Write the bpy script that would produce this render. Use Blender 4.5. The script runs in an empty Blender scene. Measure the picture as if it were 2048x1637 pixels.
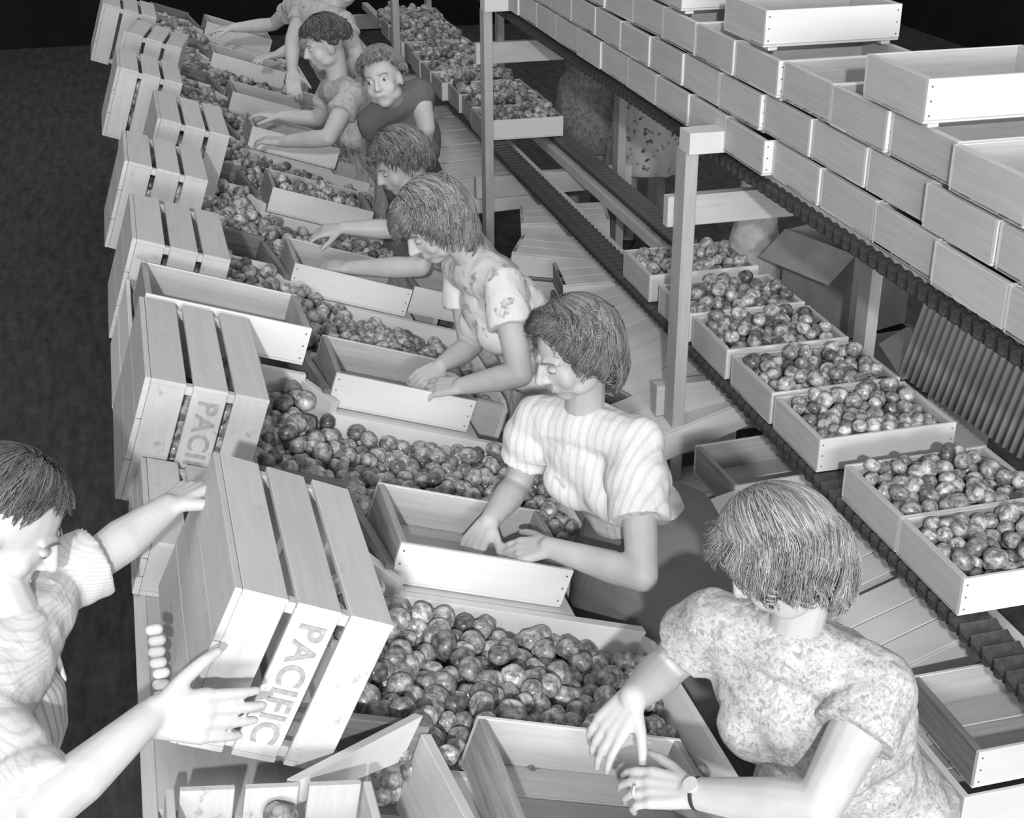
import bpy, math, random
from mathutils import Vector as V, Matrix, noise
random.seed(7)
D = bpy.data
S = bpy.context.scene
COL = S.collection
PI = math.pi
def R(a): return math.radians(a)

# ------------------------------------------------------------------ camera
cam = D.cameras.new('camera'); co = D.objects.new('camera', cam); COL.objects.link(co)
EX = V((0.9657, -0.1159, 0.2324)); EY = V((-0.2568, -0.4161, 0.8723)); EZ = V((-0.0043, -0.9021, -0.4316))
m = Matrix(((EX.x, -EX.y, -EX.z), (EY.x, -EY.y, -EY.z), (EZ.x, -EZ.y, -EZ.z)))
q = m.to_quaternion().normalized()
co.rotation_mode = 'QUATERNION'; co.rotation_quaternion = q; co.location = (0, 0, 2.78)
cam.sensor_fit = 'HORIZONTAL'; cam.sensor_width = 36; cam.lens = 36 * 2800 / 2048; cam.clip_start = .05; cam.clip_end = 100
S.camera = co
# ------------------------------------------------------------------ world, lamps, exposure
w = D.worlds.new('world'); S.world = w; w.use_nodes = True
w.node_tree.nodes['Background'].inputs[0].default_value = (.9, .9, .9, 1)
w.node_tree.nodes['Background'].inputs[1].default_value = .44
def lamp(name, kind, loc, power, size, target=None):
    l = D.lights.new(name, kind); o = D.objects.new(name, l); COL.objects.link(o); o.location = loc; l.energy = power
    if kind == 'AREA': l.size = size
    else: l.shadow_soft_size = size
    if target: o.rotation_euler = (V(target) - V(loc)).to_track_quat('-Z', 'Y').to_euler()
    return o
lamp('flash_lamp', 'SPOT', (-.70, -2.6, 3.85), 640, .07, (.9, 3.4, .9)).data.spot_size = R(80)
fl = lamp('added_fill_light', 'AREA', (-.6, -7.5, 3.1), 450, 5.0, (.9, 5.0, .9)); fl.data.shape = 'RECTANGLE'; fl.data.size_y = 1.6  # added soft fill behind the camera, not a lamp of the place
vs = S.view_settings
vs.view_transform = 'Standard'; vs.look = 'None'; vs.exposure = .78; vs.gamma = 1; vs.use_curve_mapping = False

# ------------------------------------------------------------------ materials
MATS = {}
def newmat(name, rough=.7, spec=.3):
    mt = D.materials.new(name); mt.use_nodes = True; MATS[name] = mt
    nt = mt.node_tree; b = nt.nodes['Principled BSDF']
    b.inputs['Roughness'].default_value = rough; b.inputs['Specular IOR Level'].default_value = spec
    return mt, nt, b
def nd(nt, kind, **kw):
    n = nt.nodes.new(kind)
    for k, v in kw.items():
        if k in n.inputs: n.inputs[k].default_value = v
        else: setattr(n, k, v)
    return n
def ramp(nt, src, stops):
    r = nt.nodes.new('ShaderNodeValToRGB'); e = r.color_ramp.elements
    while len(e) < len(stops): e.new(.5)
    for i, (p, c) in enumerate(stops): e[i].position = p; e[i].color = (c, c, c, 1)
    nt.links.new(src, r.inputs[0]); return r.outputs[0]
def mul(nt, a, b, fac=1.0, mode='MULTIPLY'):
    mx = nt.nodes.new('ShaderNodeMix'); mx.data_type = 'RGBA'; mx.blend_type = mode; mx.inputs[0].default_value = fac
    nt.links.new(a, mx.inputs[6]); nt.links.new(b, mx.inputs[7]); return mx.outputs[2]
def bump(nt, b, h, strength=.3, dist=.004):
    bp = nd(nt, 'ShaderNodeBump', Strength=strength, Distance=dist); nt.links.new(h, bp.inputs['Height']); nt.links.new(bp.outputs[0], b.inputs['Normal'])
def plain(name, v, rough=.7, spec=.3, nz=.0, scale=20):
    mt, nt, b = newmat(name, rough, spec); b.inputs['Base Color'].default_value = (v, v, v, 1)
    if nz:
        tc = nd(nt, 'ShaderNodeTexCoord'); n = nd(nt, 'ShaderNodeTexNoise', Scale=scale, Detail=5.0); nt.links.new(tc.outputs['Object'], n.inputs['Vector'])
        nt.links.new(ramp(nt, n.outputs[0], [(.3, v * (1 - nz)), (.7, min(1, v * (1 + nz)))]), b.inputs['Base Color']); bump(nt, b, n.outputs[0], .2)
    return mt
def wood(name, v, contrast=.2, grain=1.0, spots=0.0, rough=.75):
    mt, nt, b = newmat(name, rough, .25)
    tc = nd(nt, 'ShaderNodeTexCoord'); oi = nd(nt, 'ShaderNodeObjectInfo')
    sc = nd(nt, 'ShaderNodeVectorMath', operation='SCALE'); sc.inputs[3].default_value = 9.0
    cx = nd(nt, 'ShaderNodeCombineXYZ')
    for i in range(3): nt.links.new(oi.outputs['Random'], cx.inputs[i])
    nt.links.new(cx.outputs[0], sc.inputs[0])
    ad = nd(nt, 'ShaderNodeVectorMath', operation='ADD'); nt.links.new(tc.outputs['Object'], ad.inputs[0]); nt.links.new(sc.outputs[0], ad.inputs[1])
    mp = nd(nt, 'ShaderNodeMapping'); mp.inputs['Scale'].default_value = (2.5, 45 * grain, 45 * grain); nt.links.new(ad.outputs[0], mp.inputs['Vector'])
    n1 = nd(nt, 'ShaderNodeTexNoise', Scale=1.6, Detail=6.0, Roughness=.6, Distortion=.6); nt.links.new(mp.outputs[0], n1.inputs['Vector'])
    n2 = nd(nt, 'ShaderNodeTexNoise', Scale=7.0, Detail=3.0); nt.links.new(ad.outputs[0], n2.inputs['Vector'])
    g = ramp(nt, n1.outputs[0], [(.30, 1 - contrast), (.62, 1.0)])
    bl = ramp(nt, n2.outputs[0], [(.3, 1 - contrast * .5), (.7, 1.0)])
    rv = ramp(nt, oi.outputs['Random'], [(0, v * .93), (1, min(1, v * 1.05))])
    c = mul(nt, mul(nt, g, bl), rv)
    if spots:
        n3 = nd(nt, 'ShaderNodeTexNoise', Scale=26.0, Detail=3.0, Roughness=.7); nt.links.new(ad.outputs[0], n3.inputs['Vector'])
        c = mul(nt, c, ramp(nt, n3.outputs[0], [(.62, 1.0), (.74, 1 - spots)]))
    nt.links.new(c, b.inputs['Base Color']); bump(nt, b, n1.outputs[0], .15, .002)
    return mt
wood('pale_board', .69, .05)
wood('darker_inside', .47, .16)  # darker wood tone for the inner faces of the boxes
wood('end_grain_board', .40, .38, 1.0)
wood('mid_board', .55, .14)
wood('post_lumber', .46, .15)
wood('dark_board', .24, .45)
wood('crate_board', .52, .10, 1.0, .35)
wood('crate_top', .53, .10, 1.0, .15)
def tomato_mat(name, island):
    mt, nt, b = newmat(name, .24, .55)
    tc = nd(nt, 'ShaderNodeTexCoord')
    if island: g = nd(nt, 'ShaderNodeNewGeometry'); rnd = g.outputs['Random Per Island']
    else: g = nd(nt, 'ShaderNodeObjectInfo'); rnd = g.outputs['Random']
    n = nd(nt, 'ShaderNodeTexNoise', Scale=48.0 if island else 1.7, Detail=4.0, Roughness=.65); nt.links.new(tc.outputs['Object'], n.inputs['Vector'])
    if not island:
        ad = nd(nt, 'ShaderNodeVectorMath', operation='ADD'); nt.links.new(tc.outputs['Object'], ad.inputs[0]); nt.links.new(rnd, ad.inputs[1]); nt.links.new(ad.outputs[0], n.inputs['Vector'])
    c = mul(nt, ramp(nt, n.outputs[0], [(.38, .28), (.50, .62), (.60, 1.0)]), ramp(nt, rnd, [(0, .15), (.2, .34), (.6, .54), (1, .70)]))
    nt.links.new(c, b.inputs['Base Color'])
    rr = ramp(nt, n.outputs[0], [(.3, .2), (.7, .42)]); nt.links.new(rr, b.inputs['Roughness'])
    return mt
tomato_mat('tomato_skin', False); tomato_mat('tomato_skin_heap', True)
def skin(name, v):
    mt, nt, b = newmat(name, .5, .35); b.inputs['Subsurface Weight'].default_value = .08; b.inputs['Subsurface Scale'].default_value = .01
    tc = nd(nt, 'ShaderNodeTexCoord'); n = nd(nt, 'ShaderNodeTexNoise', Scale=14.0, Detail=4.0); nt.links.new(tc.outputs['Object'], n.inputs['Vector'])
    nt.links.new(ramp(nt, n.outputs[0], [(.3, v * .9), (.7, v * 1.06)]), b.inputs['Base Color'])
    n2 = nd(nt, 'ShaderNodeTexNoise', Scale=160.0); nt.links.new(tc.outputs['Object'], n2.inputs['Vector']); bump(nt, b, n2.outputs[0], .06, .002)
    return mt
skin('skin_fair', .47); skin('skin_tan', .42)
def hairmat(name, lo, hi):
    mt, nt, b = newmat(name, .42, .5)
    g = nd(nt, 'ShaderNodeNewGeometry'); tc = nd(nt, 'ShaderNodeTexCoord')
    n = nd(nt, 'ShaderNodeTexNoise', Scale=22.0, Detail=2.0); nt.links.new(tc.outputs['Object'], n.inputs['Vector'])
    c = mul(nt, ramp(nt, g.outputs['Random Per Island'], [(0, lo), (1, hi)]), ramp(nt, n.outputs[0], [(.3, .6), (.7, 1.0)]))
    nt.links.new(c, b.inputs['Base Color']); return mt
hairmat('hair_blond', .12, .46); hairmat('hair_brown', .07, .30); hairmat('hair_auburn', .10, .40); hairmat('hair_dark', .035, .16); hairmat('hair_grey', .12, .34)
def fabric(name, base, pat=None, dark=.3, scale=20, lat=(1, 0, 0), rough=.9, freq=120, amt=.3):
    mt, nt, b = newmat(name, rough, .1)
    tc = nd(nt, 'ShaderNodeTexCoord'); ob = tc.outputs['Object']
    wv = nd(nt, 'ShaderNodeTexNoise', Scale=260.0, Detail=2.0); nt.links.new(ob, wv.inputs['Vector'])
    col = ramp(nt, wv.outputs[0], [(.3, base * .92), (.7, min(1, base * 1.04))])
    if pat == 'stripe':
        dp = nd(nt, 'ShaderNodeVectorMath', operation='DOT_PRODUCT'); nt.links.new(ob, dp.inputs[0]); dp.inputs[1].default_value = V(lat).normalized() * freq
        sn = nd(nt, 'ShaderNodeMath', operation='SINE'); nt.links.new(dp.outputs['Value'], sn.inputs[0])
        col = mul(nt, col, ramp(nt, sn.outputs[0], [(.35, 1.0), (.75, 1 - amt)]))
    elif pat == 'floral':
        wn = nd(nt, 'ShaderNodeTexNoise', Scale=16.0, Detail=2.0); nt.links.new(ob, wn.inputs['Vector'])
        mx = nt.nodes.new('ShaderNodeMix'); mx.data_type = 'RGBA'; mx.inputs[0].default_value = .12; nt.links.new(ob, mx.inputs[6]); nt.links.new(wn.outputs['Color'], mx.inputs[7])
        vo = nd(nt, 'ShaderNodeTexVoronoi', Scale=float(scale)); vo.inputs['Randomness'].default_value = 1; nt.links.new(mx.outputs[2], vo.inputs['Vector'])
        sp = nd(nt, 'ShaderNodeSeparateColor'); nt.links.new(vo.outputs['Color'], sp.inputs[0])
        on = ramp(nt, sp.outputs[0], [(.34, 0.0), (.42, 1.0)])
        sh = ramp(nt, vo.outputs['Distance'], [(.30, 1.0), (.42, 0.0)])
        n3 = nd(nt, 'ShaderNodeTexNoise', Scale=60.0, Detail=3.0); nt.links.new(ob, n3.inputs['Vector'])
        k = mul(nt, mul(nt, on, sh), ramp(nt, n3.outputs[0], [(.38, .15), (.6, 1.0)]))
        d = nd(nt, 'ShaderNodeRGB'); d.outputs[0].default_value = (dark, dark, dark, 1)
        m2 = nt.nodes.new('ShaderNodeMix'); m2.data_type = 'RGBA'; nt.links.new(k, m2.inputs[0]); nt.links.new(col, m2.inputs[6]); nt.links.new(d.outputs[0], m2.inputs[7]); col = m2.outputs[2]
    elif pat == 'mottle':
        n3 = nd(nt, 'ShaderNodeTexNoise', Scale=float(scale), Detail=4.0, Roughness=.65, Distortion=1.2); nt.links.new(ob, n3.inputs['Vector'])
        vo = nd(nt, 'ShaderNodeTexVoronoi', Scale=scale * .35); nt.links.new(ob, vo.inputs['Vector'])
        col = mul(nt, mul(nt, col, ramp(nt, n3.outputs[0], [(.36, 1 - amt), (.56, 1.0)])), ramp(nt, vo.outputs['Distance'], [(.1, 1.0), (.5, 1 - amt * .35)]))
    nt.links.new(col, b.inputs['Base Color'])
    fo = nd(nt, 'ShaderNodeTexNoise', Scale=11.0, Detail=3.0, Distortion=1.0); nt.links.new(ob, fo.inputs['Vector']); bump(nt, b, fo.outputs[0], .35, .02)
    return mt
LATW2 = (.57, -.82, 0)
fabric('dress_paisley', .58, 'mottle', scale=80, amt=.45)
fabric('blouse_stripe', .70, 'stripe', lat=LATW2, freq=270, amt=.14)
fabric('skirt_grey', .17); fabric('dress_floral', .70, 'floral', .28, 20); fabric('dress_leaf', .52, 'mottle', scale=55, amt=.3)
fabric('dress_dim', .50, 'floral', .25, 34); fabric('jumper_dark', .13); fabric('dress_small', .34, 'mottle', scale=48, amt=.5)
fabric('dress_bold', .45, 'floral', .05, 22); fabric('shirt_fine', .56, 'stripe', lat=(.35, 0, 1), freq=900, amt=.13)
fabric('hickory', .62, 'stripe', lat=(.45, .85, -.1), freq=330, amt=.33); fabric('white_cloth', .8); fabric('sleeve_dark', .05)
plain('chain_metal', .045, .38, .6, .4, 60); plain('nail_metal', .12, .5, .5); plain('eye_white', .6, .3, .5); plain('eye_iris', .02, .2, .6)
plain('brow_hair', .17, .8); plain('lip_skin', .30, .5); plain('watch_metal', .5, .2, .8); plain('stencil_ink', .33, .9, .05, .25, 60)
plain('carton_board', .26, .9, .1, .15, 8); plain('sacking', .42, .95, .05, .2, 30); plain('wall_dark', .012, .9, .1, .3, 2); plain('shoe_leather', .03, .5)
plain('basket_rim', .6, .8, .1, .1)
def floormat():
    mt, nt, b = newmat('floor_planks', .85, .15)
    tc = nd(nt, 'ShaderNodeTexCoord'); mp = nd(nt, 'ShaderNodeMapping'); mp.inputs['Scale'].default_value = (7, 1.2, 1); nt.links.new(tc.outputs['Object'], mp.inputs['Vector'])
    n = nd(nt, 'ShaderNodeTexNoise', Scale=3.0, Detail=8.0, Roughness=.7); nt.links.new(mp.outputs[0], n.inputs['Vector'])
    n2 = nd(nt, 'ShaderNodeTexNoise', Scale=14.0, Detail=4.0); nt.links.new(tc.outputs['Object'], n2.inputs['Vector'])
    c = mul(nt, ramp(nt, n.outputs[0], [(.3, .035), (.7, .10)]), ramp(nt, n2.outputs[0], [(.4, .75), (.72, 1.0), (.8, 2.0)]))
    nt.links.new(c, b.inputs['Base Color']); bump(nt, b, n.outputs[0], .3, .01)
floormat()
def corrmat():
    mt, nt, b = newmat('corrugated_sheet', .6, .3)
    tc = nd(nt, 'ShaderNodeTexCoord'); n = nd(nt, 'ShaderNodeTexNoise', Scale=5.0, Detail=4.0); nt.links.new(tc.outputs['Object'], n.inputs['Vector'])
    nt.links.new(ramp(nt, n.outputs[0], [(.3, .40), (.7, .50)]), b.inputs['Base Color'])
corrmat()

# ------------------------------------------------------------------ mesh helpers
class MB:
    def __init__(s): s.v = []; s.f = []
    def add(s, vs, fs):
        b = len(s.v); s.v += [tuple(p) for p in vs]; s.f += [tuple(i + b for i in f) for f in fs]; return s
    def box(s, x0, x1, y0, y1, z0, z1, M=None):
        vs = [V((x, y, z)) for x in (x0, x1) for y in (y0, y1) for z in (z0, z1)]
        if M is not None: vs = [M @ p for p in vs]
        return s.add(vs, [(0, 1, 3, 2), (4, 6, 7, 5), (0, 4, 5, 1), (2, 3, 7, 6), (0, 2, 6, 4), (1, 5, 7, 3)])
    def prism(s, poly, h0, h1, fn):      # poly of 2D points, fn(a, b, h) gives a 3D point; ends closed
        n = len(poly)
        vs = [fn(a, b, h0) for a, b in poly] + [fn(a, b, h1) for a, b in poly]
        return s.add(vs, [tuple(range(n - 1, -1, -1)), tuple(range(n, 2 * n))] + [(i, (i + 1) % n, n + (i + 1) % n, n + i) for i in range(n)])
    def capsule(s, p0, r0, p1, r1, seg=14, sq=None, flat=False):
        p0 = V(p0); p1 = V(p1); ax = p1 - p0; L = ax.length
        if L < 1e-6: ax = V((0, 0, 1)); L = 1e-6
        ax = ax / L; a = ax.orthogonal().normalized()
        if sq:                                   # (direction, factor): flattened across that direction
            a = V(sq[0]) - ax * ax.dot(V(sq[0])); a = a.normalized() if a.length > 1e-5 else ax.orthogonal().normalized()
        b = ax.cross(a); k = sq[1] if sq else 1
        rings = []
        hs = [] if flat else [(-math.cos(t), math.sin(t)) for t in (R(20), R(45), R(70))]
        for h, c in hs: rings.append((p0 + ax * (r0 * h), r0 * c))
        rings += [(p0, r0), (p1, r1)]
        for h, c in reversed(hs): rings.append((p1 - ax * (r1 * h), r1 * c))
        return s.loft([[q_ + a * (rr * k * math.cos(t)) + b * (rr * math.sin(t)) for t in [2 * PI * i / seg for i in range(seg)]] for q_, rr in rings])
    def loft(s, rings):
        n = len(rings[0]); vs = [p for r in rings for p in r]; fs = []
        for k in range(len(rings) - 1):
            for i in range(n): fs.append((k * n + i, k * n + (i + 1) % n, (k + 1) * n + (i + 1) % n, (k + 1) * n + i))
        m_ = len(vs); vs += [sum((V(p) for p in rings[0]), V()) / n, sum((V(p) for p in rings[-1]), V()) / n]
        for i in range(n): fs.append((m_, (i + 1) % n, i)); fs.append((m_ + 1, (len(rings) - 1) * n + i, (len(rings) - 1) * n + (i + 1) % n))
        return s.add(vs, fs)
    def ell(s, c, r, M=None, nu=16, nv=10):
        c = V(c); vs = []; fs = []
        for j in range(1, nv):
            t = PI * j / nv
            for i in range(nu):
                p = 2 * PI * i / nu; q_ = V((r[0] * math.sin(t) * math.cos(p), r[1] * math.sin(t) * math.sin(p), r[2] * math.cos(t)))
                vs.append(c + (M @ q_ if M is not None else q_))
        top = len(vs); q1 = V((0, 0, r[2])); q1 = M @ q1 if M is not None else q1; vs += [c + q1, c - q1]
        for j in range(nv - 2):
            for i in range(nu): fs.append((j * nu + i, (j + 1) * nu + i, (j + 1) * nu + (i + 1) % nu, j * nu + (i + 1) % nu))
        for i in range(nu): fs.append((top, i, (i + 1) % nu)); fs.append((top + 1, (nv - 2) * nu + (i + 1) % nu, (nv - 2) * nu + i))
        return s.add(vs, fs)
    def mesh(s, name, mat, smooth=False):
        me = D.meshes.new(name); me.from_pydata(s.v, [], s.f); me.update()
        if mat: me.materials.append(MATS[mat])
        if smooth: me.polygons.foreach_set('use_smooth', [True] * len(me.polygons))
        return me
def put(name, me, parent=None, M=None):
    o = D.objects.new(name, me); COL.objects.link(o)
    if parent: o.parent = parent
    if M is not None: o.matrix_basis = M
    return o
def tag(o, label, cat, group=None, kind=None):
    if label: o['label'] = label
    if cat: o['category'] = cat
    if group: o['group'] = group
    if kind: o['kind'] = kind
    return o
def thing(name, label, cat, M, group=None):
    o = D.objects.new(name, None); COL.objects.link(o); o.empty_display_size = .1
    o.matrix_basis = M; return tag(o, label, cat, group)
def struct(name, mb, mat): return tag(put(name, mb.mesh(name, mat)), None, None, None, 'structure')
def frame(o, x, y, z): return Matrix(((x[0], y[0], z[0], o[0]), (x[1], y[1], z[1], o[1]), (x[2], y[2], z[2], o[2]), (0, 0, 0, 1)))
def TR(x, y, z): return Matrix.Translation((x, y, z))
def RX(a): return Matrix.Rotation(R(a), 4, 'X')
def RY(a): return Matrix.Rotation(R(a), 4, 'Y')
def RZ(a): return Matrix.Rotation(R(a), 4, 'Z')
_bm = {}
def board(l, wd, th, mat, c=.0015, inside=None):                 # plank mesh, length along x, chamfered long edges; shared
    k = (round(l, 4), round(wd, 4), round(th, 4), mat, inside)
    if k not in _bm:
        a, b = wd / 2, th / 2; c = min(c, b * .4)
        poly = [(-a + c, -b), (a - c, -b), (a, -b + c), (a, b - c), (a - c, b), (-a + c, b), (-a, b - c), (-a, -b + c)]
        _bm[k] = MB().prism(poly, -l / 2, l / 2, lambda y, z, h: V((h, y, z))).mesh('board', mat)
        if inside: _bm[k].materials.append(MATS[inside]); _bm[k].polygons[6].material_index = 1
    return _bm[k]
ORD = ['nearest', 'second', 'third', 'fourth', 'fifth', 'sixth', 'seventh', 'eighth', 'ninth', 'tenth', 'eleventh', 'twelfth', 'thirteenth', 'fourteenth', 'fifteenth', 'sixteenth', 'seventeenth', 'eighteenth', 'nineteenth', 'twentieth', 'twenty-first', 'twenty-second']

# ------------------------------------------------------------------ the sloping bench frame
TH = R(19.0)
U = V((math.cos(TH), 0, -math.sin(TH))); W = V((math.sin(TH), 0, math.cos(TH)))
def T(u, y, w_): return V((.43, 0, 1.0)) + U * u + W * w_ + V((0, y, 0))
BENCH = frame(V((.43, 0, 1.0)), U, V((0, 1, 0)), W)

# ------------------------------------------------------------------ setting
struct('floor', MB().box(-6, 8, -3, 15, -.05, 0), 'floor_planks')
struct('wall_back', MB().box(-6, 8, 15, 15.1, 0, 4.6), 'wall_dark')
struct('wall_right', MB().box(8, 8.1, -3, 15.1, 0, 4.6), 'wall_dark')
struct('wall_left', MB().box(-6.1, -6, -3, 15.1, 0, 4.6), 'wall_dark')

# ------------------------------------------------------------------ lug boxes (shallow trays)
LL, LW, LH = .444, .31, .108
NAIL = MB()
for sx in (-1, 1):
    for z in (.02, .055, .09):
        for sy in (-1, 1): NAIL.capsule((sx * (LL / 2 - .012), sy * (LW / 2 - .001), z), .0028, (sx * (LL / 2 - .012), sy * (LW / 2 + .0006), z), .0028, 6, None, True)
NAILM = NAIL.mesh('nail_heads', 'nail_metal')
def lug(M, label, group=None, cat='box', nails=False, cleats=False, end='end_grain_board', name='lug_box', side='pale_board'):
    t = thing(name, label, cat, M, group)
    for sy in (-1, 1): put('side_board', board(LL, LH - .008, .011, side, inside='darker_inside'), t, TR(0, sy * (LW / 2 - .0055), LH / 2 + .004) @ RX(90 * sy))
    for sx in (-1, 1): put('end_board', board(LW - .022, LH, .017, end), t, TR(sx * (LL / 2 - .0085), 0, LH / 2) @ RZ(90) @ RX(90))
    for k in (-1, 0, 1): put('bottom_slat', board(LL, .098, .007, side, inside='darker_inside'), t, TR(0, k * .1025, .0035))
    if cleats:
        for sx in (-1, 1): put('cleat', board(LW - .03, .03, .012, side), t, TR(sx * (LL / 2 - .035), 0, -.0062) @ RZ(90))
    if nails: put('nail_heads', NAILM, t)
    return t

# ------------------------------------------------------------------ tomatoes
def tomato_mesh(name, mat, nu=14, nv=9, seed=0):
    rnd = random.Random(seed); mb = MB().ell((0, 0, 0), (1, 1, .84), None, nu, nv)
    out = []
    for p in mb.v:
        p = V(p); r = math.hypot(p.x, p.y)
        if p.z > .55: p.z -= .30 * math.exp(-(r / .28) ** 2)
        a = math.atan2(p.y, p.x); k = 1 + .035 * math.sin(5 * a + seed) * (r > .2) + .03 * rnd.uniform(-1, 1) * 0
        out.append((p.x * k, p.y * k, p.z))
    mb.v = out; return mb
TM = [tomato_mesh('tomato', 'tomato_skin', 16, 11, s).mesh('tomato', 'tomato_skin', True) for s in range(4)]
TLOW = [tomato_mesh('t', None, 10, 7, s) for s in range(3)]
STUFF = MB()
def rot_rand(rnd): return Matrix.Rotation(rnd.uniform(0, 6.28), 3, 'Z') @ Matrix.Rotation(rnd.uniform(-1.1, 1.1), 3, 'X') @ Matrix.Rotation(rnd.uniform(-1.1, 1.1), 3, 'Y')
RT = random.Random(11)
def tomato(p, r, single, label=None, group=None):
    m3 = rot_rand(RT)
    if single:
        o = put('tomato', TM[RT.randrange(4)], None, TR(*p) @ m3.to_4x4() @ Matrix.Scale(r, 4)); tag(o, label, 'tomato', group)
    else:
        t = TLOW[RT.randrange(3)]; STUFF.add([V(p) + m3 @ (V(v) * r) for v in t.v], t.f)
def heap(fn, u0, u1, y0, y1, wf, r, single, label=None, group=None, under=2, mound=.30, dens=1.62):
    sp = r * dens; ny = max(1, int((y1 - y0 - 2 * r) / (sp * .87)) + 1)
    for j in range(ny):
        nx = max(1, int((u1 - u0 - 2 * r) / sp) + (j % 2))
        for i in range(nx):
            y = y0 + r + j * (y1 - y0 - 2 * r) / max(1, ny - 1) + RT.uniform(-.34, .34) * r
            u = u0 + r + (i + .5 * (1 - j % 2)) * (u1 - u0 - 2 * r) / max(1, nx - (j % 2)) + RT.uniform(-.34, .34) * r
            u = min(max(u, u0 + r * .8), u1 - r * .8); y = min(max(y, y0 + r * .8), y1 - r * .8)
            rr = r * RT.choice((.82, .9, .98, 1.0, 1.06, 1.14)); ww = wf(u, y)
            up_ = RT.random() < mound
            tomato(fn(u, y, ww + (r * RT.uniform(.7, 1.2) if up_ else RT.uniform(-.5, .35) * r)), rr, single, label, group)
            for q_ in range(under):
                tomato(fn(min(max(u + r * RT.uniform(-1, 1), u0 + r), u1 - r), min(max(y + r * RT.uniform(-1, 1), y0 + r), y1 - r), ww - r * (1.1 + 1.3 * q_)), r * .95, False)
# ------------------------------------------------------------------ sorting bench
bench = thing('sorting_bench', 'long sloping wooden sorting bench with tomato bins, running away beside the women', 'bench', BENCH)
def bpart(name, l, wd, th, mat, M): return put(name, board(l, wd, th, mat), bench, M)
def profile(name, poly, y, th, mat, parent=bench):
    mb = MB().prism(poly, -th / 2, th / 2, lambda a, b, h: V((a, y + h, b))); return put(name, mb.mesh(name, mat), parent)
def wseg(name, u0, y0, u1, y1, w0, w1, th, mat):
    l = math.hypot(u1 - u0, y1 - y0); a = math.degrees(math.atan2(y1 - y0, u1 - u0))
    bpart(name, l, w1 - w0, th, mat, TR((u0 + u1) / 2, (y0 + y1) / 2, (w0 + w1) / 2) @ RZ(a) @ RX(90))
wseg('tray_rail', -.012, 1.70, -.066, 2.10, -.15, .06, .022, 'mid_board')
wseg('chute_wall', -.33, 2.115, -.062, 2.115, -.15, .072, .022, 'dark_board')  # dark wood here paints in the shade on the wall
NST = 8
for k in range(NST):
    y = float(k)
    # walls of the bin beyond tray k, its chute at the upper side, the rail beside the tray, lip, floor
    wseg('partition_board', -.05, y + 2.068, .66, y + 2.068, -.15, .0, .022, 'mid_board')
    wseg('partition_board', .0, y + 2.71, .66, y + 2.71, -.15, .006, .028, 'pale_board')
    wseg('chute_wall', -.33, y + 2.83, -.07, y + 2.83, -.15, .06, .024, 'pale_board')
    wseg('chute_wall', -.07, y + 2.826, .008, y + 2.70, -.15, .045, .024, 'pale_board')
    wseg('tray_rail', -.012, y + 2.745, -.066, y + 3.10, -.15, .06, .022, 'dark_board')  # rail darkened in colour to stand for shade beside the tray
    wseg('chute_wall', -.33, y + 3.115, -.062, y + 3.115, -.15, .072, .022, 'dark_board')  # dark wood puts the shade of tray and crate into the colour
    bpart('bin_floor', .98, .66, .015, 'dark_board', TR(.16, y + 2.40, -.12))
    bpart('tray_rest', .36, .5, .018, 'pale_board', TR(.235, y + 2.89, -.012) @ RZ(90))
    lip = [(y + 2.05, -.15), (y + 2.73, -.15), (y + 2.73, -.02), (y + 2.66, .004), (y + 2.1, .004), (y + 2.05, -.01)]
    mb = MB().prism(lip, .655, .672, lambda a, b, h: V((h, a, b))); put('lip_board', mb.mesh('lip_board', 'pale_board'), bench)
    bpart('crate_shelf', .985, .40, .02, 'mid_board', TR(-.37, y + 2.39, -.012) @ RZ(90))
    for u, h in ((-.30, 1.05), (.55, .76)):
        put('leg', board(h, .09, .045, 'mid_board'), bench, TR(u, y + 2.9, -.16) @ RY(-19) @ TR(0, 0, -h / 2 + .03) @ RY(90))
bpart('tray_rest', .5, .5, .018, 'pale_board', TR(.235, 1.82, -.012) @ RZ(90))
bpart('side_board', 1.50, .46, .025, 'mid_board', BENCH.inverted() @ TR(-.118, 2.0, .955) @ RZ(90) @ RX(90))
bpart('apron_board', 8.6, .2, .02, 'mid_board', TR(.645, 5.6, -.26) @ RZ(90) @ RX(90))
# trays on the bench
TRAYS = [(0, 1.955, .452, 0, 'empty tray in front of the fair-haired woman, at the bottom of the photo'),
         (.447 / 2, 2.915, 0, 0, 'empty tray under the hands of the woman in the striped blouse'),
         (.447 / 2, 3.915, 0, 0, 'empty tray under the hands of the woman in the white floral dress'),
         (.447 / 2, 4.905, 0, 0, 'tray just beyond the floral-dressed woman, with a bare forearm lying across it'),
         (.255, 5.905, 0, 0, 'tray partly filled with tomatoes, fifth along the bench'),
         (.275, 6.99, 0, 0, 'white tray by the forearms of the dark-haired girl in the patterned dress'),
         (.24, 7.72, 0, 0, 'short white tray end showing between bare arm and tomatoes near bench end'),
         (.21, 8.75, 0, 0, 'pale tray at the far end of the bench beside the slatted crates'),
         (.25, 9.86, 0, 0, 'farthest tray on the bench, at the top of the photo')]
for i, (u, y, _, yaw, lab) in enumerate(TRAYS):
    if i == 0: u = .2475
    lug(BENCH @ TR(u, y, .001) @ RZ(yaw), lab, 'trays on the sorting bench', 'tray', nails=i < 4)
# second tray end right of tray four and tray standing on the crate shelf
lug(frame(T(.455, 4.99, .0), (U * .995 + V((0, .05, 0))).normalized(), V((-.05, .998, 0)), W) @ TR(.235, 0, -.01), 'tray whose pale end shows between the bare forearm and the floral dress', 'trays on the sorting bench', 'tray')
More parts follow.
